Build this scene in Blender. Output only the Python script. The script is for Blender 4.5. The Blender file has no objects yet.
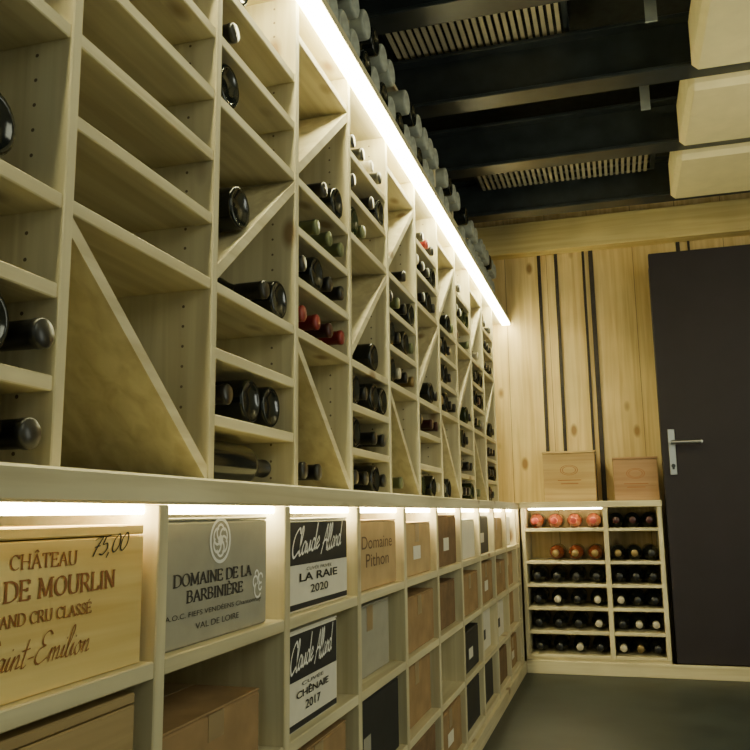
import bpy, bmesh, math, random
from mathutils import Matrix, Vector
random.seed(7)
C = bpy.context.scene.collection
def link(o): C.objects.link(o); return o

# ---------------------------------------------------------------- materials
def mat_new(name):
    m = bpy.data.materials.new(name); m.use_nodes = True
    nt = m.node_tree; return m, nt, nt.nodes['Principled BSDF']
def plain(name, col, rough=0.6, metal=0.0, spec=0.5, noise=0.0, nscale=30):
    m, nt, b = mat_new(name)
    b.inputs['Roughness'].default_value = rough; b.inputs['Metallic'].default_value = metal
    b.inputs['Specular IOR Level'].default_value = spec
    if noise > 0:
        tc = nt.nodes.new('ShaderNodeTexCoord'); n = nt.nodes.new('ShaderNodeTexNoise')
        n.inputs['Scale'].default_value = nscale; n.inputs['Detail'].default_value = 5
        nt.links.new(tc.outputs['Object'], n.inputs['Vector'])
        r = nt.nodes.new('ShaderNodeValToRGB')
        r.color_ramp.elements[0].position = .3; r.color_ramp.elements[1].position = .7
        r.color_ramp.elements[0].color = (*[c*(1-noise) for c in col], 1)
        r.color_ramp.elements[1].color = (*[min(1, c*(1+noise)) for c in col], 1)
        nt.links.new(n.outputs['Fac'], r.inputs['Fac']); nt.links.new(r.outputs['Color'], b.inputs['Base Color'])
    else:
        b.inputs['Base Color'].default_value = (*col, 1)
    return m
def wood(name, axis, light, dark, knots=True, holes=False, rough=0.55, plank=0.0, kn=(.07,.15)):
    m, nt, b = mat_new(name); N = nt.nodes.new; L = nt.links.new
    tc = N('ShaderNodeTexCoord'); oi = N('ShaderNodeObjectInfo')
    mul = N('ShaderNodeMath'); mul.operation = 'MULTIPLY'; mul.inputs[1].default_value = 7.3
    L(oi.outputs['Random'], mul.inputs[0])
    add = N('ShaderNodeVectorMath'); add.operation = 'ADD'
    L(tc.outputs['Object'], add.inputs[0]); L(mul.outputs[0], add.inputs[1])
    mp = N('ShaderNodeMapping'); s = [38, 38, 38]; s[axis] = 1.6; mp.inputs['Scale'].default_value = s
    L(add.outputs[0], mp.inputs['Vector'])
    n = N('ShaderNodeTexNoise'); n.inputs['Scale'].default_value = 1.0; n.inputs['Detail'].default_value = 4
    n.inputs['Distortion'].default_value = .6
    L(mp.outputs[0], n.inputs['Vector'])
    r = N('ShaderNodeValToRGB'); r.color_ramp.elements[0].position = .32; r.color_ramp.elements[1].position = .64
    r.color_ramp.elements[0].color = (*dark, 1); r.color_ramp.elements[1].color = (*light, 1)
    L(n.outputs['Fac'], r.inputs['Fac']); col = r.outputs['Color']
    n2 = N('ShaderNodeTexNoise'); n2.inputs['Scale'].default_value = 3.0; L(add.outputs[0], n2.inputs['Vector'])
    mr = N('ShaderNodeMapRange'); mr.inputs['From Min'].default_value=.3; mr.inputs['From Max'].default_value=.7
    mr.inputs['To Min'].default_value=.84; mr.inputs['To Max'].default_value=1.08
    L(n2.outputs['Fac'], mr.inputs['Value'])
    hs = N('ShaderNodeHueSaturation'); L(col, hs.inputs['Color']); L(mr.outputs[0], hs.inputs['Value']); col = hs.outputs['Color']
    if knots:
        mk = N('ShaderNodeMapping'); s = [7, 7, 7]; s[axis] = 3.6; mk.inputs['Scale'].default_value = s
        L(add.outputs[0], mk.inputs['Vector'])
        v = N('ShaderNodeTexVoronoi'); v.inputs['Scale'].default_value = 1.0; L(mk.outputs[0], v.inputs['Vector'])
        rk = N('ShaderNodeValToRGB'); rk.color_ramp.elements[0].position = kn[0]; rk.color_ramp.elements[1].position = kn[1]
        rk.color_ramp.elements[0].color = (.9,.9,.9,1); rk.color_ramp.elements[1].color = (0,0,0,1)
        L(v.outputs['Distance'], rk.inputs['Fac'])
        mx = N('ShaderNodeMix'); mx.data_type = 'RGBA'; L(rk.outputs['Color'], mx.inputs[0])
        L(col, mx.inputs[6]); mx.inputs[7].default_value = (dark[0]*.46, dark[1]*.34, dark[2]*.26, 1); col = mx.outputs[2]
    if holes:
        sx = N('ShaderNodeSeparateXYZ'); L(tc.outputs['Object'], sx.inputs[0])
        def M(op, a, bb=None):
            q = N('ShaderNodeMath'); q.operation = op
            for i, w in enumerate((a, bb)):
                if w is None: continue
                if isinstance(w, (int, float)): q.inputs[i].default_value = w
                else: L(w, q.inputs[i])
            return q.outputs[0]
        zz = M('SUBTRACT', M('FLOORED_MODULO', sx.outputs['Z'], .032), .016)
        xx = M('SUBTRACT', M('ABSOLUTE', sx.outputs['X']), .105)
        d = M('SQRT', M('ADD', M('MULTIPLY', zz, zz), M('MULTIPLY', xx, xx)))
        h = M('LESS_THAN', d, .0024)
        mx = N('ShaderNodeMix'); mx.data_type = 'RGBA'; L(h, mx.inputs[0]); L(col, mx.inputs[6])
        mx.inputs[7].default_value = (.15,.11,.07,1); col = mx.outputs[2]
    if plank:
        sx = N('ShaderNodeSeparateXYZ'); L(tc.outputs['Object'], sx.inputs[0])
        q = N('ShaderNodeMath'); q.operation = 'FLOORED_MODULO'; L(sx.outputs['X'], q.inputs[0]); q.inputs[1].default_value = plank
        q2 = N('ShaderNodeMath'); q2.operation = 'LESS_THAN'; L(q.outputs[0], q2.inputs[0]); q2.inputs[1].default_value = .003
        mx = N('ShaderNodeMix'); mx.data_type = 'RGBA'; L(q2.outputs[0], mx.inputs[0]); L(col, mx.inputs[6])
        mx.inputs[7].default_value = (.22,.14,.06,1); col = mx.outputs[2]
    L(col, b.inputs['Base Color']); b.inputs['Roughness'].default_value = rough
    bp = N('ShaderNodeBump'); bp.inputs['Strength'].default_value = .06; bp.inputs['Distance'].default_value = .002
    L(n.outputs['Fac'], bp.inputs['Height']); L(bp.outputs[0], b.inputs['Normal'])
    return m
def emit(name, col, st):
    m, nt, b = mat_new(name)
    b.inputs['Base Color'].default_value = (*col, 1)
    b.inputs['Emission Color'].default_value = (*col, 1); b.inputs['Emission Strength'].default_value = st
    return m

SL, SD = (.74,.67,.44), (.57,.49,.29)
W = [wood('spruce_grain_x',0,SL,SD), wood('spruce_grain_y',1,SL,SD), wood('spruce_grain_z',2,SL,SD)]
WPOST = wood('spruce_post',2,SL,SD,holes=True)
WCASE = wood('pine_case',1,(.90,.69,.28),(.74,.50,.15),knots=False)
WCASE2 = wood('pine_case_dark',0,(.62,.44,.20),(.46,.30,.12),knots=False)
WCASE4 = wood('pine_case_old',1,(.50,.36,.17),(.38,.26,.11),knots=False)
WCASE3 = wood('red_case',0,(.46,.28,.14),(.34,.19,.09),knots=False)
WWALL = wood('spruce_wall',2,(.80,.62,.29),(.60,.42,.17),plank=.24,kn=(.08,.16))
WBEAM = wood('glulam_beam',0,(.84,.68,.30),(.72,.55,.22),knots=False)
BLACKM = plain('black_paint',(.030,.037,.040),.33,noise=.3,nscale=12)
BLACKSTRIP = plain('dark_batten',(.03,.022,.018),.6,noise=.3)
DOORM = plain('door_aubergine',(.019,.014,.020),.6,spec=.4,noise=.12,nscale=8)
STEEL = plain('brushed_steel',(.60,.60,.58),.28,1.0)
GREYM = plain('grey_galvanised',(.30,.33,.33),.5,.2,noise=.1)
FLOORM = plain('floor_concrete',(.023,.030,.028),.45,noise=.35,nscale=5)
WALLP = plain('wall_plaster',(.55,.57,.50),.9,noise=.12)
CEILM = plain('ceiling_dark',(.022,.026,.027),.9,noise=.3)
CREAM = plain('cream_panel',(.84,.75,.43),.85,noise=.05,nscale=14)
SLATM = plain('slat_beige',(.56,.49,.32),.7,noise=.08)
SLATM2 = plain('slat_grey',(.32,.30,.23),.7,noise=.08)
KRAFT = plain('kraft_card',(.34,.215,.10),.8,noise=.2,nscale=14)
KRAFT2 = plain('kraft_card_pale',(.50,.35,.17),.8,noise=.14,nscale=14)
GREYC = plain('grey_beige_card',(.37,.35,.275),.75,noise=.06,nscale=25)
WHITEC = plain('white_card',(.78,.74,.62),.7,noise=.04)
BLACKC = plain('black_card',(.020,.020,.022),.55,noise=.15)
BROWNC = plain('brown_card_dark',(.20,.12,.06),.8,noise=.2)
TAPE = plain('parcel_tape',(.36,.26,.14),.35)
INK = plain('ink_black',(.02,.017,.014),.7)
INKG = plain('ink_dark_grey',(.055,.045,.038),.7)
INKK = plain('ink_faded_brown',(.15,.09,.05),.7)
INKB = plain('branded_brown_ink',(.33,.13,.04),.8)
INKW = plain('ink_white',(.92,.90,.84),.7)
GL = [plain('glass_black',(.008,.010,.009),.14,spec=.55), plain('glass_green',(.022,.032,.012),.12,spec=.6), plain('glass_amber',(.20,.055,.025),.15,spec=.6), plain('glass_dusty',(.34,.36,.31),.55,noise=.3)]
CAPS = [plain('foil_black',(.016,.016,.016),.3), plain('foil_red',(.22,.020,.020),.35), plain('foil_burgundy',(.05,.012,.014),.3),
        plain('foil_gold',(.26,.18,.07),.35,.5), plain('foil_cream',(.50,.45,.34),.4), plain('foil_green',(.13,.15,.07),.35), plain('foil_pink',(.52,.075,.06),.4)]
LAB = plain('paper_label',(.50,.46,.35),.7,noise=.05)
LEDT = emit('led_warm_top',(1.0,.93,.50),58)
LEDL = emit('led_warm_low',(1.0,.89,.52),42)

# ---------------------------------------------------------------- mesh helpers
def mesh_obj(name, bm, mats, loc=(0,0,0), parent=None, smooth=False):
    me = bpy.data.meshes.new(name); bm.normal_update(); bm.to_mesh(me); bm.free()
    for mm in (mats if isinstance(mats, (list, tuple)) else [mats]): me.materials.append(mm)
    if smooth:
        for p in me.polygons: p.use_smooth = True
    o = bpy.data.objects.new(name, me); link(o)
    place(o, loc, parent); return o
def place(o, loc, parent):
    if parent is not None:
        o.parent = parent; o.location = Vector(loc) - parent.location
    else: o.location = loc
def bm_box(bm, lo, hi, bev=0.0, mi=0):
    d = [hi[i]-lo[i] for i in range(3)]; c = [(hi[i]+lo[i])/2 for i in range(3)]
    r = bmesh.ops.create_cube(bm, size=1.0, matrix=Matrix.Translation(c) @ Matrix.Diagonal((*d, 1)))
    vs = r['verts']; fs = {f for v in vs for f in v.link_faces}
    for f in fs: f.material_index = mi
    if bev > 0:
        es = list({e for v in vs for e in v.link_edges})
        bmesh.ops.bevel(bm, geom=es, offset=min(bev, min(d)*.3), segments=1, affect='EDGES')
def box(name, lo, hi, m, parent=None, bev=.0015):
    c = Vector([(lo[i]+hi[i])/2 for i in range(3)])
    bm = bmesh.new(); bm_box(bm, Vector(lo)-c, Vector(hi)-c, bev)
    return mesh_obj(name, bm, m, c, parent)
def boxes(name, lst, m, parent=None, bev=.001, org=None):
    c = Vector(org) if org is not None else Vector([(min(l[0][i] for l in lst)+max(l[1][i] for l in lst))/2 for i in range(3)])
    bm = bmesh.new()
    for l in lst: bm_box(bm, Vector(l[0])-c, Vector(l[1])-c, bev, l[2] if len(l) > 2 else 0)
    return mesh_obj(name, bm, m, c, parent)
def empty(name, loc, label, cat):
    e = bpy.data.objects.new(name, None); e.empty_display_size = .05; link(e); e.location = loc
    e['label'] = label; e['category'] = cat; return e
def tag(o, label, cat, group=None):
    o['label'] = label; o['category'] = cat
    if group: o['group'] = group
    return o
def struct(o): o['kind'] = 'structure'; return o

def text(s, y0, y1, zc, h, x, m, parent, shear=0.0, bold=0.0, name='printed_text'):
    cu = bpy.data.curves.new('t', 'FONT'); cu.body = s; cu.size = 1; cu.shear = shear; cu.offset = bold; cu.extrude = .0
    t = bpy.data.objects.new('t', cu); link(t)
    dg = bpy.context.evaluated_depsgraph_get(); me = bpy.data.meshes.new_from_object(t.evaluated_get(dg))
    bpy.data.objects.remove(t)
    me.name = name
    xs = [v.co.x for v in me.vertices]; ys = [v.co.y for v in me.vertices]
    ax, bx, ay, by = min(xs), max(xs), min(ys), max(ys)
    for v in me.vertices:
        v.co = Vector((0, ((v.co.x-ax)/(bx-ax)-.5)*(y1-y0), ((v.co.y-ay)/(by-ay)-.5)*h))
    me.materials.clear(); me.materials.append(m)
    o = bpy.data.objects.new(name, me); link(o); place(o, (x, (y0+y1)/2, zc), parent); return o

def arc(cx, cy, rx, ry, a0, a1, n=12):
    return [(cx+rx*math.cos(math.radians(a0+(a1-a0)*i/n)), cy+ry*math.sin(math.radians(a0+(a1-a0)*i/n))) for i in range(n+1)]
def cat(pts, n=6):
    if len(pts) < 3: return pts
    P = [pts[0]]+list(pts)+[pts[-1]]; out = []
    for i in range(1, len(P)-2):
        for k in range(n):
            t = k/n; q = []
            for a in (0,1):
                p0,p1,p2,p3 = P[i-1][a],P[i][a],P[i+1][a],P[i+2][a]
                q.append(.5*((2*p1)+(-p0+p2)*t+(2*p0-5*p1+4*p2-p3)*t*t+(-p0+3*p1-3*p2+p3)*t**3))
            out.append(tuple(q))
    out.append(pts[-1]); return out
def sf(*ps): return [[(x-.11,y),(x+.11,y)] for x, y in ps]
V = lambda x: [(x,0),(x,1)]
SER = {
 'A': (.80,[[(.08,0),(.39,1)],[(.37,1),(.72,0)],[(.19,.35),(.60,.35)]]+sf((.08,0),(.72,0))),
 'B': (.74,[V(.14),cat([(.14,1),(.45,.98),(.56,.76),(.42,.54),(.14,.53)]),cat([(.14,.53),(.48,.5),(.64,.27),(.46,.02),(.14,0)])]+sf((.1,0),(.1,1))),
 'C': (.80,[arc(.44,.5,.36,.5,48,315),[(.70,.98),(.70,.72)]]),
 'D': (.86,[V(.14),cat([(.14,1),(.42,.99),(.70,.82),(.78,.5),(.70,.18),(.42,.01),(.14,0)])]+sf((.1,0),(.1,1))),
 'E': (.70,[V(.14),[(.14,1),(.60,1)],[(.14,.52),(.48,.52)],[(.14,0),(.64,0)],[(.60,1),(.60,.80)],[(.64,0),(.64,.22)],[(.48,.42),(.48,.62)]]+sf((.1,0),(.1,1))),
 'G': (.86,[arc(.44,.5,.36,.5,48,330),[(.74,.05),(.74,.42)],[(.70,.98),(.70,.75)]]+sf((.72,.42))),
 'H': (.88,[V(.14),V(.72),[(.14,.52),(.72,.52)]]+sf((.14,0),(.14,1),(.72,0),(.72,1))),
 'I': (.34,[V(.17)]+sf((.17,0),(.17,1))),
 'L': (.66,[V(.14),[(.14,0),(.60,0)],[(.60,0),(.60,.22)]]+sf((.14,0),(.14,1))),
 'M': (1.04,[[(.14,0),(.18,1)],[(.18,1),(.52,.05)],[(.52,.05),(.84,1)],[(.84,1),(.88,0)]]+sf((.14,0),(.88,0),(.12,1),(.90,1))),
 'N': (.90,[[(.16,0),(.16,1)],[(.14,1),(.74,0)],[(.74,0),(.74,1)]]+sf((.16,0),(.10,1),(.74,1))),
 'O': (.88,[arc(.44,.5,.36,.5,0,360,20)]),
 'R': (.78,[V(.14),cat([(.14,1),(.46,.98),(.60,.74),(.44,.5),(.14,.48)]),[(.36,.49),(.72,0)]]+sf((.12,0),(.10,1),(.72,0))),
 'S': (.62,[cat([(.50,.82),(.40,.98),(.22,.98),(.10,.80),(.20,.60),(.42,.42),(.52,.22),(.38,.02),(.18,.02),(.08,.2)]),[(.52,.96),(.52,.76)],[(.08,.04),(.08,.24)]]),
 'T': (.76,[V(.38),[(.06,1),(.70,1)],[(.06,1),(.06,.80)],[(.70,1),(.70,.80)]]+sf((.38,0))),
 'U': (.86,[cat([(.16,1),(.16,.3),(.26,.04),(.44,-.01),(.64,.06),(.72,.3),(.72,1)])]+sf((.16,1),(.72,1))),
 ' ': (.40,[]), '.': (.28,[[(.10,.0),(.10,.10)]])}
def acc(b, kind):
    w, s = SER[b]; cx = w/2-.02
    if kind == '^': e = [[(cx-.16,1.10),(cx,1.28)],[(cx,1.28),(cx+.16,1.10)]]
    elif kind == '/': e = [[(cx-.08,1.10),(cx+.12,1.30)]]
    else: e = [[(cx-.12,1.30),(cx+.08,1.10)]]
    return (w, s+e)
SER['Â'] = acc('A','^'); SER['É'] = acc('E','/'); SER['È'] = acc('E','`'); SER['Ô'] = acc('O','^')
SCR = {
 'S': (.62,[[(.58,.84),(.44,1),(.22,.9),(.26,.64),(.46,.4),(.34,.06),(.0,.1),(.06,.24)]]),
 'a': (.44,[[(.36,.36),(.2,.43),(.05,.2),(.12,.01),(.28,.1),(.37,.4),(.35,.05),(.48,.08)]]),
 'i': (.22,[[(.0,.1),(.11,.42),(.09,.04),(.24,.08)],[(.14,.60),(.16,.66)]]),
 'n': (.42,[[(.0,.1),(.1,.42),(.07,0)],[(.08,.18),(.25,.43),(.31,.3),(.28,.04),(.44,.08)]]),
 'm': (.62,[[(.0,.1),(.1,.42),(.07,0)],[(.08,.18),(.22,.43),(.28,.3),(.26,0)],[(.27,.18),(.42,.43),(.48,.3),(.46,.04),(.62,.08)]]),
 't': (.28,[[(.16,.85),(.1,.1),(.18,.0),(.30,.08)],[(-.04,.52),(.30,.56)]]),
 '-': (.34,[[(.04,.24),(.28,.27)]]),
 'E': (.66,[[(.62,.86),(.42,1),(.2,.86),(.24,.62),(.42,.54)],[(.42,.54),(.14,.45),(.05,.18),(.26,0),(.62,.16)]]),
 'l': (.25,[[(.0,.08),(.22,.72),(.2,1),(.1,.88),(.07,.12),(.15,0),(.28,.09)]]),
 'o': (.40,[[(.2,.43),(.03,.22),(.15,.0),(.32,.18),(.22,.43),(.30,.36),(.42,.38)]]),
 'C': (.60,[[(.60,.78),(.48,1),(.16,.78),(.04,.35),(.22,0),(.60,.18)]]),
 'u': (.42,[[(.0,.36),(.06,.1),(.17,.01),(.30,.40)],[(.31,.42),(.30,.06),(.44,.09)]]),
 'd': (.46,[[(.34,.34),(.18,.43),(.04,.18),(.15,.0),(.32,.15),(.44,1)],[(.44,1),(.36,.08),(.50,.08)]]),
 'e': (.34,[[(.0,.12),(.26,.28),(.2,.43),(.05,.24),(.12,.01),(.36,.12)]]),
 'A': (.66,[[(-.04,-.05),(.25,.5),(.54,1.05)],[(.54,1.05),(.52,.5),(.60,0)],[(.08,.32),(.36,.44),(.72,.36)]]),
 'r': (.34,[[(0,.1),(.1,.44),(.15,.33),(.28,.37),(.24,.05),(.36,.08)]]),
 '7': (.50,[[(.02,.86),(.2,.95),(.48,.97)],[(.48,.97),(.28,.5),(.16,0)],[(.12,.48),(.44,.52)]]),
 '5': (.50,[[(.46,1.0),(.16,.95)],[(.16,.95),(.10,.56),(.34,.58),(.42,.28),(.22,0),(.0,.08)]]),
 '0': (.52,[[(.28,.98),(.06,.7),(.06,.2),(.24,0),(.44,.3),(.42,.75),(.28,.98),(.2,.94)]]),
 ',': (.22,[[(.10,.06),(.02,-.22)]]), ' ': (.26,[])}
def lettering(s, y0, y1, z0, h, x, m, parent, table, thick=.15, thin=.05, pen=20, shear=0.0, smooth=False, rise=0.0, name='printed_text'):
    adv = 0; strokes = []
    for ch in s:
        w, st = table[ch]
        for p in st:
            p = cat(p) if smooth else p
            strokes.append([(adv+q[0]+shear*q[1], q[1]) for q in p])
        adv += w
    mn = min(q[0] for p in strokes for q in p); mx = max(q[0] for p in strokes for q in p)
    sy = (y1-y0)/(mx-mn); bm = bmesh.new(); pa = math.radians(pen)
    for si, p in enumerate(strokes):
        prev = None; n = len(p)
        for i in range(n):
            a = p[max(0,i-1)]; b = p[min(n-1,i+1)]; dx, dy = b[0]-a[0], b[1]-a[1]
            L = math.hypot(dx, dy) or 1; ang = math.atan2(dy, dx)
            wd = (thin+(thick-thin)*abs(math.sin(ang-pa)))/2
            nx, ny = -dy/L*wd, dx/L*wd; cur = []
            for sg in (1,-1):
                X = (p[i][0]+sg*nx-mn)*sy; Z = (p[i][1]+sg*ny)*h + rise*X
                cur.append(bm.verts.new((si*.00001, X-(y1-y0)/2, Z-h/2)))
            if prev: bm.faces.new((prev[1], cur[1], cur[0], prev[0]))
            prev = cur
    return mesh_obj(name, bm, m, (x, (y0+y1)/2, z0+h/2), parent)

def arcs(name, lst, x, m, parent, org):
    bm = bmesh.new(); c = Vector(org); k = 0
    for cy, cz, r, w, a0, a1, sy in lst:
        n = 28; prev = None; k += 1
        for i in range(n+1):
            a = math.radians(a0+(a1-a0)*i/n); cur = []
            for rr in (r-w/2, r+w/2):
                cur.append(bm.verts.new((k*.00001, cy+sy*rr*math.cos(a)-c.y, cz+rr*math.sin(a)-c.z)))
            if prev: bm.faces.new((prev[0], prev[1], cur[1], cur[0]))
            prev = cur
    return mesh_obj(name, bm, m, (x, c.y, c.z), parent)

# ---------------------------------------------------------------- camera
CX, CZ = .512, .80
F = 820.0
Y_c = Vector((245, -136, -F)).normalized()
Z_c = Vector((-0.0136, 1, -0.170)); Z_c = (Z_c - Y_c*Z_c.dot(Y_c)).normalized()
X_c = Y_c.cross(Z_c)
R = Matrix((X_c, Y_c, Z_c))
cam = bpy.data.cameras.new('camera'); cam.sensor_width = 36; cam.lens = F/750*36; cam.clip_start = .02
co = bpy.data.objects.new('camera', cam); link(co)
co.matrix_world = Matrix.Translation((CX, 0, CZ)) @ R.to_4x4()
bpy.context.scene.camera = co

# ---------------------------------------------------------------- room shell
YB = 4.70
struct(box('floor', (-.55,-1.6,-.08), (2.7,YB+.1,0), FLOORM, bev=0))
struct(box('wall_left', (-.55,-1.6,0), (-.41,YB+.1,2.75), WALLP, bev=0))
struct(box('wall_right', (2.6,-1.6,0), (2.7,YB,2.75), WALLP, bev=0))
struct(box('ceiling', (-.41,-1.6,2.66), (2.6,YB,2.75), CEILM, bev=0))
struct(box('wall_back', (-.41,YB,0), (2.7,YB+.1,2.66), WWALL, bev=0))

# ---------------------------------------------------------------- upper wine rack
XF, XR = -.08, -.39
ZL = [.85,.957,1.063,1.17,1.277,1.384,1.49,1.6,1.705,1.81]
T = .018; HP = .0088
PY = [round(.785-.347*2 + .347*i, 3) for i in range(13)]
PY = [p for p in PY if p < 4.61]
PY[2] = .770
rack = empty('wine_rack', (-.235, 2.35, .85), 'tall open spruce wine rack with zigzag diagonal dividers standing on ledge', 'wine rack')
TOPZ = 1.885
for p in PY:
    box('post', (XR, p-HP, .85), (XF, p+HP, TOPZ), WPOST, rack)
box('top_board', (XR, PY[0]-HP, TOPZ), (XF+.045, YB-.002, TOPZ+.022), W[1], rack)
def shelf(c, lv):
    box('shelf', (XR, PY[c]+HP, ZL[lv]-T), (XF-.003, PY[c+1]-HP, ZL[lv]), W[1], rack)
def diag(c, z0, z1):
    y0, y1 = PY[c]+HP, PY[c+1]-HP; t = .024
    cy, cz = (y0+y1)/2, (z0+z1)/2; bm = bmesh.new(); xs = (-.152, .152)
    VV = [[bm.verts.new((x, y-cy, z-cz)) for (y, z) in ((y0,z0),(y1,z1),(y1,z1+t),(y0,z0+t))] for x in xs]
    bm.faces.new(VV[0]); bm.faces.new(VV[1][::-1])
    for i in range(4): bm.faces.new((VV[0][i], VV[1][i], VV[1][(i+1)%4], VV[0][(i+1)%4]))
    bmesh.ops.recalc_face_normals(bm, faces=bm.faces)
    mesh_obj('diagonal_divider', bm, W[1], ((XR+XF)/2, cy, cz), rack)
NC = len(PY)-1
SH = {0:[1,2,3,5,7], 1:[1,2,3,5,7], 2:[3,4,5,6,7,8]}
for c in range(3, NC): SH[c] = [1,2,3,6,7,8] if c % 2 else [3,4,5,6,9]
for c in SH:
    for lv in SH[c]: shelf(c, lv)
for c in range(2, NC):
    if c % 2 == 0:
        diag(c, ZL[3]-T-.026, ZL[0]+.002)
        if c > 2: diag(c, ZL[6]+.001, ZL[9]-T-.026)
    else: diag(c, ZL[3]+.001, ZL[6]-T-.026)

tag(box('countertop', (-.40, .05, .815), (.004, YB-.002, .849), W[1], bev=.003), 'long pale spruce ledge between the rack and the shelving below', 'countertop')

led = box('led_strip_light', (XF+.0012, PY[0], TOPZ-.014), (XF+.044, YB-.03, TOPZ-.0005), LEDT)
tag(led, 'long glowing warm LED strip under the top board of the rack', 'led light')

top = empty('top_rack', (-.235, 2.35, TOPZ+.022), 'low spruce rack of dusty bottles above the light strip', 'wine rack')
ZT0 = TOPZ+.0225; ZTS = [ZT0, 2.022]
for p in PY:
    box('post', (XR, p-HP, ZT0), (XF, p+HP, 2.125), W[2], top)
for z in ZTS[1:]:
    for c in range(NC): box('shelf', (XR, PY[c]+HP, z-.016), (XF-.004, PY[c+1]-HP, z), W[1], top)
box('top_board', (XR, PY[0]-.01, 2.1255), (XF-.01, YB-.2, 2.143), W[1], top)

# ---------------------------------------------------------------- bottles
PROF = [(0,.006),(.018,.010),(.030,.002),(.034,0),(.0375,.003),(.038,.008),(.038,.185),(.0365,.197),(.030,.212),(.020,.226),(.0155,.236),(.0145,.245),(.0145,.292),(.0158,.292),(.0158,.298),(.013,.300),(0,.300)]
def lathe(bm, prof, mi, n=24, a0=0, a1=360):
    rows = []
    full = (a1-a0) >= 360
    for r, z in prof:
        if r == 0: rows.append([bm.verts.new((0,0,z))])
        else: rows.append([bm.verts.new((r*math.cos(math.radians(a0+(a1-a0)*i/n)), r*math.sin(math.radians(a0+(a1-a0)*i/n)), z)) for i in range(n if full else n+1)])
    for a, b in zip(rows, rows[1:]):
        for i in range(n):
            j = (i+1) % n if full else i+1
            if len(a) == 1: f = bm.faces.new((a[0], b[j], b[i]))
            elif len(b) == 1: f = bm.faces.new((a[i], a[j], b[0]))
            else: f = bm.faces.new((a[i], a[j], b[j], b[i]))
            f.material_index = mi
CAPPROF = [(.0160,.243),(.0163,.290),(.0172,.291),(.0172,.2985),(.015,.3008),(0,.3010)]
def me_from(bm, mats, name):
    me = bpy.data.meshes.new(name); bm.normal_update(); bm.to_mesh(me); bm.free()
    for m in mats: me.materials.append(m)
    for p in me.polygons: p.use_smooth = True
    return me
BODY = []
for g in GL:
    bm = bmesh.new(); lathe(bm, PROF, 0); BODY.append(me_from(bm, [g], 'bottle'))
CAPME = []
for cm in CAPS:
    bm = bmesh.new(); lathe(bm, CAPPROF, 0); CAPME.append(me_from(bm, [cm], 'capsule'))
bm = bmesh.new(); lathe(bm, [(.0384,.065),(.0384,.150)], 0, 16, -70, 70); LABME = me_from(bm, [LAB], 'label')
WHOLE = {}
def whole(g, k):
    if (g, k) not in WHOLE:
        bm = bmesh.new(); lathe(bm, PROF, 0, 20); lathe(bm, CAPPROF, 1, 16); lathe(bm, [(.0384,.065),(.0384,.150)], 2, 12, -70, 70)
        WHOLE[(g,k)] = me_from(bm, [GL[g], CAPS[k], LAB], 'bottle')
    return WHOLE[(g,k)]
CN = ['black','dark red','burgundy','gold','cream','green','red']; GN = ['black','green','amber','dusty grey']
nb = 0
def bottle(x, y, z, out, g, k, near, group, where, d='x', roll=None):
    global nb; nb += 1
    L = .30
    if roll is None: roll = random.choice([0, 20, -20, 180])
    if d == 'x':
        e = Matrix.Rotation(math.radians(90 if out else -90), 4, 'Y') @ Matrix.Rotation(math.radians(roll), 4, 'Z')
        loc = Vector((x if out else x+L, y, z+.0386))
    else:
        e = Matrix.Rotation(math.radians(90 if out else -90), 4, 'X') @ Matrix.Rotation(math.radians(roll), 4, 'Z')
        loc = Vector((x, y if out else y-L, z+.0386))
    o = bpy.data.objects.new('wine_bottle', BODY[g] if near else whole(g, k)); link(o)
    o.matrix_world = Matrix.Translation(loc) @ e
    tag(o, '%s glass wine bottle with %s capsule %s' % (GN[g], CN[k], where), 'bottle', group)
    if near:
        for nm, me in (('capsule', CAPME[k]), ('label', LABME)):
            q = bpy.data.objects.new(nm, me); link(q); q.parent = o
            if nm == 'capsule': q['label'] = CN[k]+' foil capsule'
    return o
def up(c, lv, idx, outs=True, g=0, k=0, near=True, dx=0, z=None, roll=None):
    y = PY[c]+.011+.0415+idx*.0822
    bottle(XR+.004+dx, y, (ZL[lv] if z is None else z), outs, g, k, near, 'bottles in the tall rack', 'lying on a shelf', roll=roll)
up(1,1,2.82,True,0,0,dx=.02); up(1,1,1.86,False,0,0,dx=.012); up(1,0,2.82,True,0,0,dx=.01); up(1,0,1.86,False,0,0,dx=.01)
up(1,3,1.93,False,0,0,dx=.0); up(1,3,.9,True,0,0)
up(3,1,0.15,True,0,0); up(3,1,1.25,False,0,0); up(3,1,2.3,False,0,0,dx=.0)
bottle(-.135, PY[3]+.014+.30, ZL[0], False, 0, 0, True, 'bottles in the tall rack', 'lying sideways on the ledge', d='y', roll=180)
up(3,3,1.9,True,0,0); up(3,3,2.85,False,0,0,dx=-.005)
up(3,3,0.6,False,0,0,z=ZL[3]+.118); up(3,6,.0,False,0,0); up(3,7,.2,True,0,0); up(3,8,.4,False,0,0)
for i in range(4): up(4,3,i,True,[0,1,0,0][i],[1,1,2,1][i])
for i in range(4): up(4,4,i,i!=1,0,[0,2,0,0][i])
for i in (1,2,3): up(4,5,i,True,1,5)
up(4,6,1.6,True,0,0); up(4,6,2.7,False,0,0); up(4,0,.1,True,0,0); up(4,0,1.1,True,0,0)
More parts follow.
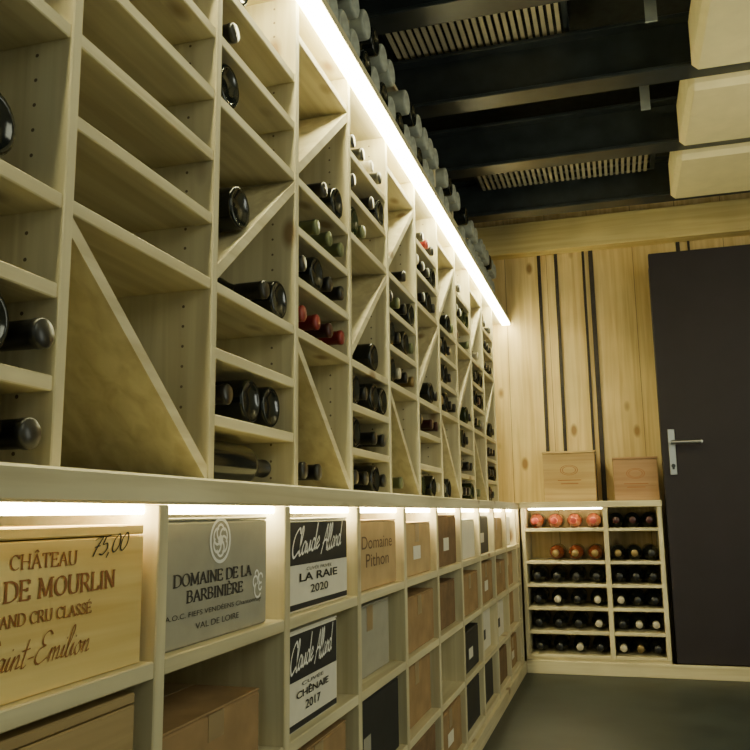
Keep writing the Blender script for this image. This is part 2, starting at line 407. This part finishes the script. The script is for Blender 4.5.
for c in range(5, NC):
    near = c <= 5
    for lv in [0]+SH[c]:
        if c % 2 == 0:
            if lv == 0: cand = [0,1]
            elif lv == 6: cand = [2,3]
            else: cand = [0,1,2,3]
        else:
            if lv == 3: cand = [2,3]
            else: cand = [0,1,2,3]
        if lv == 9: continue
        if random.random() < .06: continue
        for i in cand:
            if random.random() < .20: continue
            kk = random.choices([0,1,2,3,4,5], [14,.12,1.2,.4,.4,.8])[0]
            up(c, lv, i, random.random() < .7, random.choices([0,1],[8,2])[0], kk, near)
for c in range(3, NC):
    for zt in ZTS:
        for i in (0, 1, 2, 3):
            if random.random() < .10 or nb > 285: continue
            y = PY[c] + .049 + i*.0830
            bottle(XR+.045, y, zt, False, random.choice([0,3,3,3,3]), 0, False, 'bottles above the light strip', 'above the light strip', roll=180)

# ---------------------------------------------------------------- lower shelving unit
DY = [round(.865+.378*(k-2), 3) for k in range(0, 12)]
low = empty('storage_shelving', (-.19, 2.3, 0), 'low open spruce shelving full of wine cases under the ledge', 'shelving')
LZ = [.64, .452, .264, .075]
for p in DY + [4.40]:
    if p > 4.30 and p != 4.40: continue
    box('divider', (-.38, p-.011, .0), (0, p+.011, .8145), W[2], low)
dys = [d for d in DY if d < 4.3]
for i in range(len(dys)):
    y0 = dys[i]; y1 = dys[i+1] if i+1 < len(dys) else 4.40
    for z in LZ: box('shelf', (-.38, y0+.011, z-.019), (-.001, y1-.011, z), W[1], low)
    o = box('led_strip_light', (-.040, y0+.0125, .8035), (-.018, y1-.0125, .8147), LEDL)
    tag(o, 'short warm LED strip under the ledge inside a compartment', 'led light', 'LED strips under the ledge')
box('plinth', (-.03, dys[0]+.0, 0), (.012, 4.39, .055), W[1], low)

def carton(y0, y1, z0, h, m, label, depth=.30, xf=-.014, tape=True, grp='cartons in the low shelving'):
    e = empty('carton', (xf-depth/2, (y0+y1)/2, z0), label, 'box'); e['group'] = grp
    z0 += .0005
    boxes('carton_body', [((xf-depth, y0, z0), (xf, y1, z0+h-.004))], m, e, bev=.003)
    g = (y0+y1)/2
    boxes('top_flap', [((xf-depth, y0+.001, z0+h-.0035), (xf-depth/2-.001, y1-.001, z0+h)), ((xf-depth/2+.001, y0+.001, z0+h-.0035), (xf, y1-.001, z0+h))], m, e, bev=.0008)
    if tape:
        boxes('tape', [((xf-depth*.52-.02, y0+.004, z0+h-.0002),(xf-depth*.48+.02, y1-.004, z0+h+.0006)),
                       ((xf+.0001, g-.022, z0+h*.62),(xf+.0008, g+.022, z0+h-.004))], TAPE, e, bev=0)
    return e
def woodcase(y0, y1, z0, h, m, label, depth=.30, xf=-.012):
    e = empty('wooden_wine_case', (xf-depth/2, (y0+y1)/2, z0), label, 'box'); z0 += .0005
    t = .010
    box('front_panel', (xf-t, y0, z0), (xf, y1, z0+h-.0125), m, e)
    box('rear_panel', (xf-depth, y0, z0), (xf-depth+t, y1, z0+h-.0125), m, e)
    box('side_panel', (xf-depth+t, y0, z0), (xf-t, y0+t, z0+h-.0125), m, e)
    box('side_panel', (xf-depth+t, y1-t, z0), (xf-t, y1, z0+h-.0125), m, e)
    box('base_panel', (xf-depth+t, y0+t, z0), (xf-t, y1-t, z0+.01), m, e)
    box('lid', (xf-depth, y0, z0+h-.011), (xf, y1, z0+h), m, e)
    return e
xf = -.012
e = woodcase(.512, .842, .64, .152, WCASE, 'pine wine case with brown branded lettering in the low shelving')
xt = xf+.0008
lettering('CHÂTEAU', .626, .720, .755, .0130, xt, INKB, e, SER, thick=.13, thin=.05)
lettering('CÔTE DE MOURLIN', .540, .786, .7275, .0175, xt, INKB, e, SER, thick=.15, thin=.055)
lettering('GRAND CRU CLASSÉ', .596, .746, .7055, .0105, xt, INKB, e, SER, thick=.14, thin=.06)
lettering('Saint-Emilion', .594, .746, .668, .028, xt, INKB, e, SCR, thick=.065, thin=.022, pen=35, shear=.35, smooth=True)
lettering('75,00', .746, .810, .761, .0185, xt, INK, e, SCR, thick=.08, thin=.055, shear=.3, smooth=True, rise=.08)
e = carton(.886, 1.192, .64, .158, GREYC, 'grey beige carton printed with a round emblem and domaine lettering', tape=False)
xt = -.014+.0008
em = [(1.035,.768,.0285,.0046,0,360,1)]
for a in range(0, 360, 60):
    em.append((1.035+.0105*math.cos(math.radians(a+30)), .768+.0105*math.sin(math.radians(a+30)), .0105, .0034, a-50, a+250, 1))
em.append((1.035,.768,.0045,.004,0,360,1))
arcs('printed_emblem', em, xt, INKW, e, (0,1.035,.768))
arcs('printed_emblem', [(1.150,.704,.008,.0032,-30,240,1),(1.158,.692,.011,.0032,120,330,1),(1.168,.708,.007,.003,0,300,1),(1.166,.696,.005,.003,90,360,1),(1.154,.714,.006,.003,-90,180,1)], xt, INKW, e, (0,1.155,.700))
lettering('DOMAINE DE LA', .912, 1.135, .7150, .0145, xt, INKG, e, SER, thick=.17, thin=.07)
lettering('BARBINIÈRE', .945, 1.105, .6940, .0140, xt, INKG, e, SER, thick=.17, thin=.07)
text('A.O.C. FIEFS VENDÉENS Chantonnay', .895, 1.170, .679, .0100, xt, INKG, e)
text('VAL DE LOIRE', .970, 1.095, .663, .0078, xt, INKG, e)
def sigbox(y0, y1, z0, h, top, bottom, depth=.3):
    e = carton(y0, y1, z0, h, WHITEC, 'white wine carton with white signature on a black upper panel', tape=False, depth=depth)
    x = -.014; w = y1-y0
    box('printed_band', (x+.0002, y0+.006, z0+h*.50), (x+.0008, y1-.006, z0+h*.96), BLACKC, e, bev=0)
    box('printed_band', (x+.0002, y0+.006, z0+h*.03), (x+.0008, y1-.006, z0+h*.09), BLACKC, e, bev=0)
    lettering('Claude', y0+w*.10, y0+w*.50, z0+h*.58, h*.29, x+.0012, INKW, e, SCR, thick=.11, thin=.05, pen=40, shear=.3, smooth=True, rise=.10)
    lettering('Allard', y0+w*.52, y0+w*.90, z0+h*.60, h*.29, x+.0012, INKW, e, SCR, thick=.11, thin=.05, pen=40, shear=.3, smooth=True, rise=.10)
    text(top[0], y0+w*.3, y1-w*.3, z0+h*.45, h*.045, x+.0012, INK, e)
    text(top[1], y0+w*.20, y1-w*.20, z0+h*.36, h*.09, x+.0012, INK, e, bold=.02)
    text(bottom, y0+w*.36, y1-w*.36, z0+h*.22, h*.09, x+.0012, INK, e, bold=.01)
    return e
sigbox(1.262, 1.585, .64, .155, ('CUVÉE PRIVÉE', 'LA RAIE'), '2020')
sigbox(1.262, 1.520, .452, .160, ('CUVÉE', 'CHÊNAIE'), '2017')
e = carton(1.642, 1.960, .64, .148, KRAFT2, 'brown carton printed with a two line domaine name', tape=False)
text('Domaine', 1.68, 1.92, .740, .027, xt, INKK, e)
text('Pithon', 1.71, 1.89, .702, .028, xt, INKK, e)
woodcase(.512, .835, .452, .158, WCASE4, 'darker pine wine case on the second shelf')
carton(.895, 1.17, .452, .098, KRAFT, 'brown cardboard carton low in its compartment', depth=.26)
e = carton(1.640, 1.96, .264, .160, BLACKC, 'black wine carton with a small white printed label', tape=False)
box('paper_label', (-.0138, 1.68, .30), (-.0131, 1.73, .35), GREYC, e, bev=0)
carton(1.645, 1.96, .452, .152, GREYC, 'grey beige plain wine carton in the shelving', xf=-.035)
carton(.90, 1.19, .264, .15, BROWNC, 'dark brown wine carton in the shelving')
carton(1.27, 1.57, .264, .15, KRAFT, 'brown cardboard wine carton in the shelving')
nm = {KRAFT:'brown cardboard', WHITEC:'white', BROWNC:'dark brown', KRAFT2:'pale brown', BLACKC:'black'}
row0 = [KRAFT2, BROWNC, WHITEC, BLACKC, KRAFT2, WHITEC]
for ci in range(5, len(dys)):
    y0 = dys[ci]+.011; y1 = (dys[ci+1] if ci+1 < len(dys) else 4.40)-.011
    for r, z in enumerate(LZ):
        if r == 0: m = row0[(ci-5) % len(row0)]
        else: m = random.choice([KRAFT, KRAFT, BROWNC, KRAFT, BLACKC, WHITEC]) if ci > 6 else random.choice([KRAFT, BROWNC, KRAFT])
        if random.random() < .05 and r > 0: continue
        wdt = (y1-y0)*random.uniform(.88, .96); a = y0+random.uniform(.3, .9)*(y1-y0-wdt)
        h = random.choice([.138, .148, .155]) ; xo = -.010-random.uniform(0, .02)
        e = carton(a, a+wdt, z, h, m, nm[m]+' wine carton in the low shelving', xf=xo, tape=m in (KRAFT, KRAFT2))
        if random.random() < .35:
            box('paper_label', (xo+.0009, a+wdt*.35, z+h*.3), (xo+.0016, a+wdt*.6, z+h*.55), WHITEC if m is not WHITEC else BLACKC, e, bev=0)
for y0, y1, m in ((.51,.82,KRAFT),(.895,1.2,KRAFT2),(1.27,1.57,BROWNC),(1.65,1.95,KRAFT)):
    carton(y0, y1, .075, .15, m, nm[m]+' wine carton on the bottom shelf')

# ---------------------------------------------------------------- back cabinet
BF = 4.395
bc = empty('bottle_cabinet', (.36, 4.55, 0), 'low spruce bottle cabinet with two bays against the plank wall', 'cabinet')
XA, XM, XB = .012, .438, .712
BZ = [.716,.552,.437,.322,.205,.090]
for xa in ((XA, XA+.02), (XM-.012, XM+.012), (XB-.022, XB)):
    box('divider', (xa[0], BF, .075), (xa[1], YB-.002, .819), W[2], bc)
for a, b in ((XA+.02, XM-.012), (XM+.012, XB-.022)):
    for z in BZ: box('shelf', (a, BF+.002, z-.016), (b, YB-.004, z), W[0], bc)
box('plinth', (XA, BF+.01, 0), (XB, YB-.004, .0735), W[0], bc)
box('cabinet_top', (.006, BF-.006, .8195), (XB+.004, YB-.002, .852), W[0], bc, bev=.003)
struct(box('baseboard_back', (.014, BF-.022, 0), (2.6, BF+.008, .062), W[0]))
led3 = tag(box('led_strip_light', (.05, BF+.02, .812), (XM-.014, BF+.035, .8194), LEDL), 'short warm LED strip under the cabinet top', 'led light')
for a, b, n in ((XA+.02, XM-.012, 4), (XM+.012, XB-.022, 3)):
    pitch = (b-a)/n
    for r, z in enumerate(BZ):
        for i in range(n):
            if r >= 2 and random.random() < .04: continue
            if r == 1 and n == 4 and i == 0: continue
            if r == 0 and n == 4: g, k = 2, 6
            elif r == 1 and n == 4: g, k = 2, 3
            elif r == 0: g, k = 0, 2
            else: g, k = 0, random.choice([0,0,0,0,4,3])
            bottle(a+pitch*(i+.5), 4.698, z, True, g, k, True, 'bottles in the low cabinet', 'in the cabinet', d='y')

def topcase(x0, x1, y0, y1, h, m, label):
    z0 = .8525; e = empty('wooden_wine_case', ((x0+x1)/2, (y0+y1)/2, z0), label, 'box'); t = .01
    box('front_panel', (x0, y0, z0), (x1, y0+t, z0+h-.012), m, e); box('rear_panel', (x0, y1-t, z0), (x1, y1, z0+h-.012), m, e)
    box('side_panel', (x0, y0+t, z0), (x0+t, y1-t, z0+h-.012), m, e); box('side_panel', (x1-t, y0+t, z0), (x1, y1-t, z0+h-.012), m, e)
    box('base_panel', (x0+t, y0+t, z0), (x1-t, y1-t, z0+.01), m, e)
    box('lid', (x0-.003, y0-.004, z0+h-.0115), (x1+.003, y1, z0+h), m, e)
    am = bmesh.new(); c = Vector(((x0+x1)/2, y0-.0008, z0+h*.62))
    for r in (.026, .020):
        prev = None
        for i in range(33):
            a = 2*math.pi*i/32; cur = [am.verts.new((1.7*q*math.cos(a), 0, q*math.sin(a))) for q in (r-.0010, r+.0010)]
            if prev: am.faces.new((prev[0], cur[0], cur[1], prev[1]))
            prev = cur
    for k in range(2):
        bm_box(am, (-.06+.015*k, -.0002, -.055-.018*k), (.06-.015*k, .0002, -.051-.018*k))
    mesh_obj('branded_mark', am, INKB, c, e)
topcase(.132, .400, 4.47, 4.64, .265, WCASE2, 'upright pine wine case with lid standing on the low cabinet')
topcase(.490, .712, 4.50, 4.65, .225, WCASE3, 'orange brown wooden wine case standing on the low cabinet')

# ---------------------------------------------------------------- door
DX0, DX1 = .735, 1.60
d = struct(box('door_1', (DX0, 4.40, .066), (DX1, 4.445, 2.135), DOORM, bev=.003))
hb = bmesh.new(); bm_box(hb, (-.017, -.007, -.115), (.017, 0, .115), .003)
mesh_obj('handle_plate', hb, STEEL, (.783, 4.4, 1.09), d)
def cyl(bm, p0, p1, r, n=20):
    p0, p1 = Vector(p0), Vector(p1); v = p1-p0
    mtx = Matrix.Translation((p0+p1)/2) @ v.to_track_quat('Z', 'Y').to_matrix().to_4x4()
    bmesh.ops.create_cone(bm, cap_ends=True, segments=n, radius1=r, radius2=r, depth=v.length, matrix=mtx)
hb = bmesh.new(); cyl(hb, (0,-.0,0), (0,-.05,0), .009); cyl(hb, (-.006,-.05,0), (.135,-.05,0), .0095); cyl(hb, (.135,-.05,0), (.135,-.02,0), .0085)
mesh_obj('lever', hb, STEEL, (.783, 4.393, 1.135), d)
hb = bmesh.new(); cyl(hb, (0,0,0), (0,-.004,0), .010); cyl(hb, (0,-.004,-.012), (0,0,-.012), .006)
mesh_obj('keyhole', hb, BLACKM, (.783, 4.393, 1.02), d)
struct(box('trim_1', (DX0+.01, 4.446, 0), (DX1, YB-.001, 2.13), DOORM, bev=0))

n = 2
for x0, w in ((.135,.018), (.232,.018), (.388,.014), (.425,.024), (.90,.02), (.96,.012)):
    struct(box('trim_%d' % n, (x0, YB-.012, .853 if x0 < .7 else 2.14), (x0+w, YB-.0005, 2.285), BLACKSTRIP)); n += 1
struct(box('trim_%d' % n, (-.40, YB-.10, 2.275), (2.6, YB-.001, 2.455), WBEAM, bev=.003)); n += 1

# ---------------------------------------------------------------- ceiling beams, panels, slats
def ibeam(y, z=2.30, h=.20, w=.10):
    bm = bmesh.new()
    bm_box(bm, (-1.5, -w/2, 0), (1.5, w/2, .014), .002); bm_box(bm, (-1.5, -.006, .014), (1.5, .006, h-.014)); bm_box(bm, (-1.5, -w/2, h-.014), (1.5, w/2, h), .002)
    o = mesh_obj('ceiling_beam', bm, BLACKM, (1.10, y, z)); tag(o, 'black painted steel ceiling beam spanning the room', 'beam', 'ceiling beams')
for y in (1.05, 1.65, 2.25, 2.84, 3.45, 4.05): ibeam(y)
ys = [1.05, 1.65, 2.25, 2.84, 3.45, 4.05]
for a, b in zip(ys, ys[1:]):
    bm = bmesh.new(); y0, y1 = a+.055, b-.055
    bm_box(bm, (-.85, -(y1-y0)/2, -.10), (.85, (y1-y0)/2, .10), .02)
    o = mesh_obj('ceiling_panel', bm, CREAM, (.835+.85, (y0+y1)/2, 2.365)); tag(o, 'cream padded panel fitted between black ceiling beams', 'panel', 'ceiling panels')
def slats(x0, x1, y0, y1, z, lab, m):
    e = empty('slatted_vent', ((x0+x1)/2, (y0+y1)/2, z), lab, 'vent'); k = int((x1-x0)/.026)
    boxes('slats', [((x0+i*.026, y0, z), (x0+i*.026+.014, y1, z+.012)) for i in range(k)], m, e, bev=0)
    boxes('vent_frame', [((x0-.02, y0-.02, z+.0125), (x1, y0, z+.04)), ((x0-.02, y1, z+.0125), (x1, y1+.02, z+.04)),
                         ((x0-.02, y0, z+.0125), (x0, y1, z+.04)), ((x1-.02, y0, z+.0125), (x1, y1, z+.04))], BLACKM, e, bev=0)
    boxes('hanger', [((x0+.1, (y0+y1)/2-.01, z+.013), (x0+.12, (y0+y1)/2+.01, 2.66)), ((x1-.12, (y0+y1)/2-.01, z+.013), (x1-.10, (y0+y1)/2+.01, 2.66))], BLACKM, e, bev=0)
slats(-.20, .44, 2.32, 2.99, 2.515, 'beige slatted vent hanging above the black beams', SLATM)
slats(-.06, .77, 3.56, 3.97, 2.42, 'beige slatted vent between beams near the plank wall', SLATM2)
for x, y in ((.70, 3.12), (.70, 2.52)):
    tag(box('hanger_strap', (x-.018, y-.004, 2.32), (x+.018, y+.004, 2.66), GREYM), 'grey galvanised hanger strap fixed to the dark ceiling', 'bracket')

# ---------------------------------------------------------------- lights
w = bpy.data.worlds.new('world'); bpy.context.scene.world = w; w.use_nodes = True
w.node_tree.nodes['Background'].inputs[0].default_value = (.78, .88, .70, 1); w.node_tree.nodes['Background'].inputs[1].default_value = .42
def area(loc, target, size, sy, power, col, name='fill_light'):
    l = bpy.data.lights.new(name, 'AREA'); l.shape = 'RECTANGLE'; l.size = size; l.size_y = sy; l.energy = power; l.color = col
    o = bpy.data.objects.new(name, l); link(o); o.location = loc
    o.rotation_euler = (Vector(target)-Vector(loc)).to_track_quat('-Z', 'Y').to_euler(); return o
area((1.9, .5, 2.2), (-.2, 2.2, 1.1), .6, 1.2, 13, (.98, 1.0, .72))  # unseen fill added to brighten the left rack, not a fitting
area((1.6, 2.6, 2.25), (.3, 4.6, 1.3), .4, .8, 9, (1.0, .87, .48))  # second added fill, warm, out of view, aimed at the back wall
area((2.4, 2.0, 1.3), (.2, 2.9, 2.6), .4, 1.6, 16, (.96, 1.0, .86), 'ceiling_fill')  # out-of-frame fill added to lift the dark ceiling from below
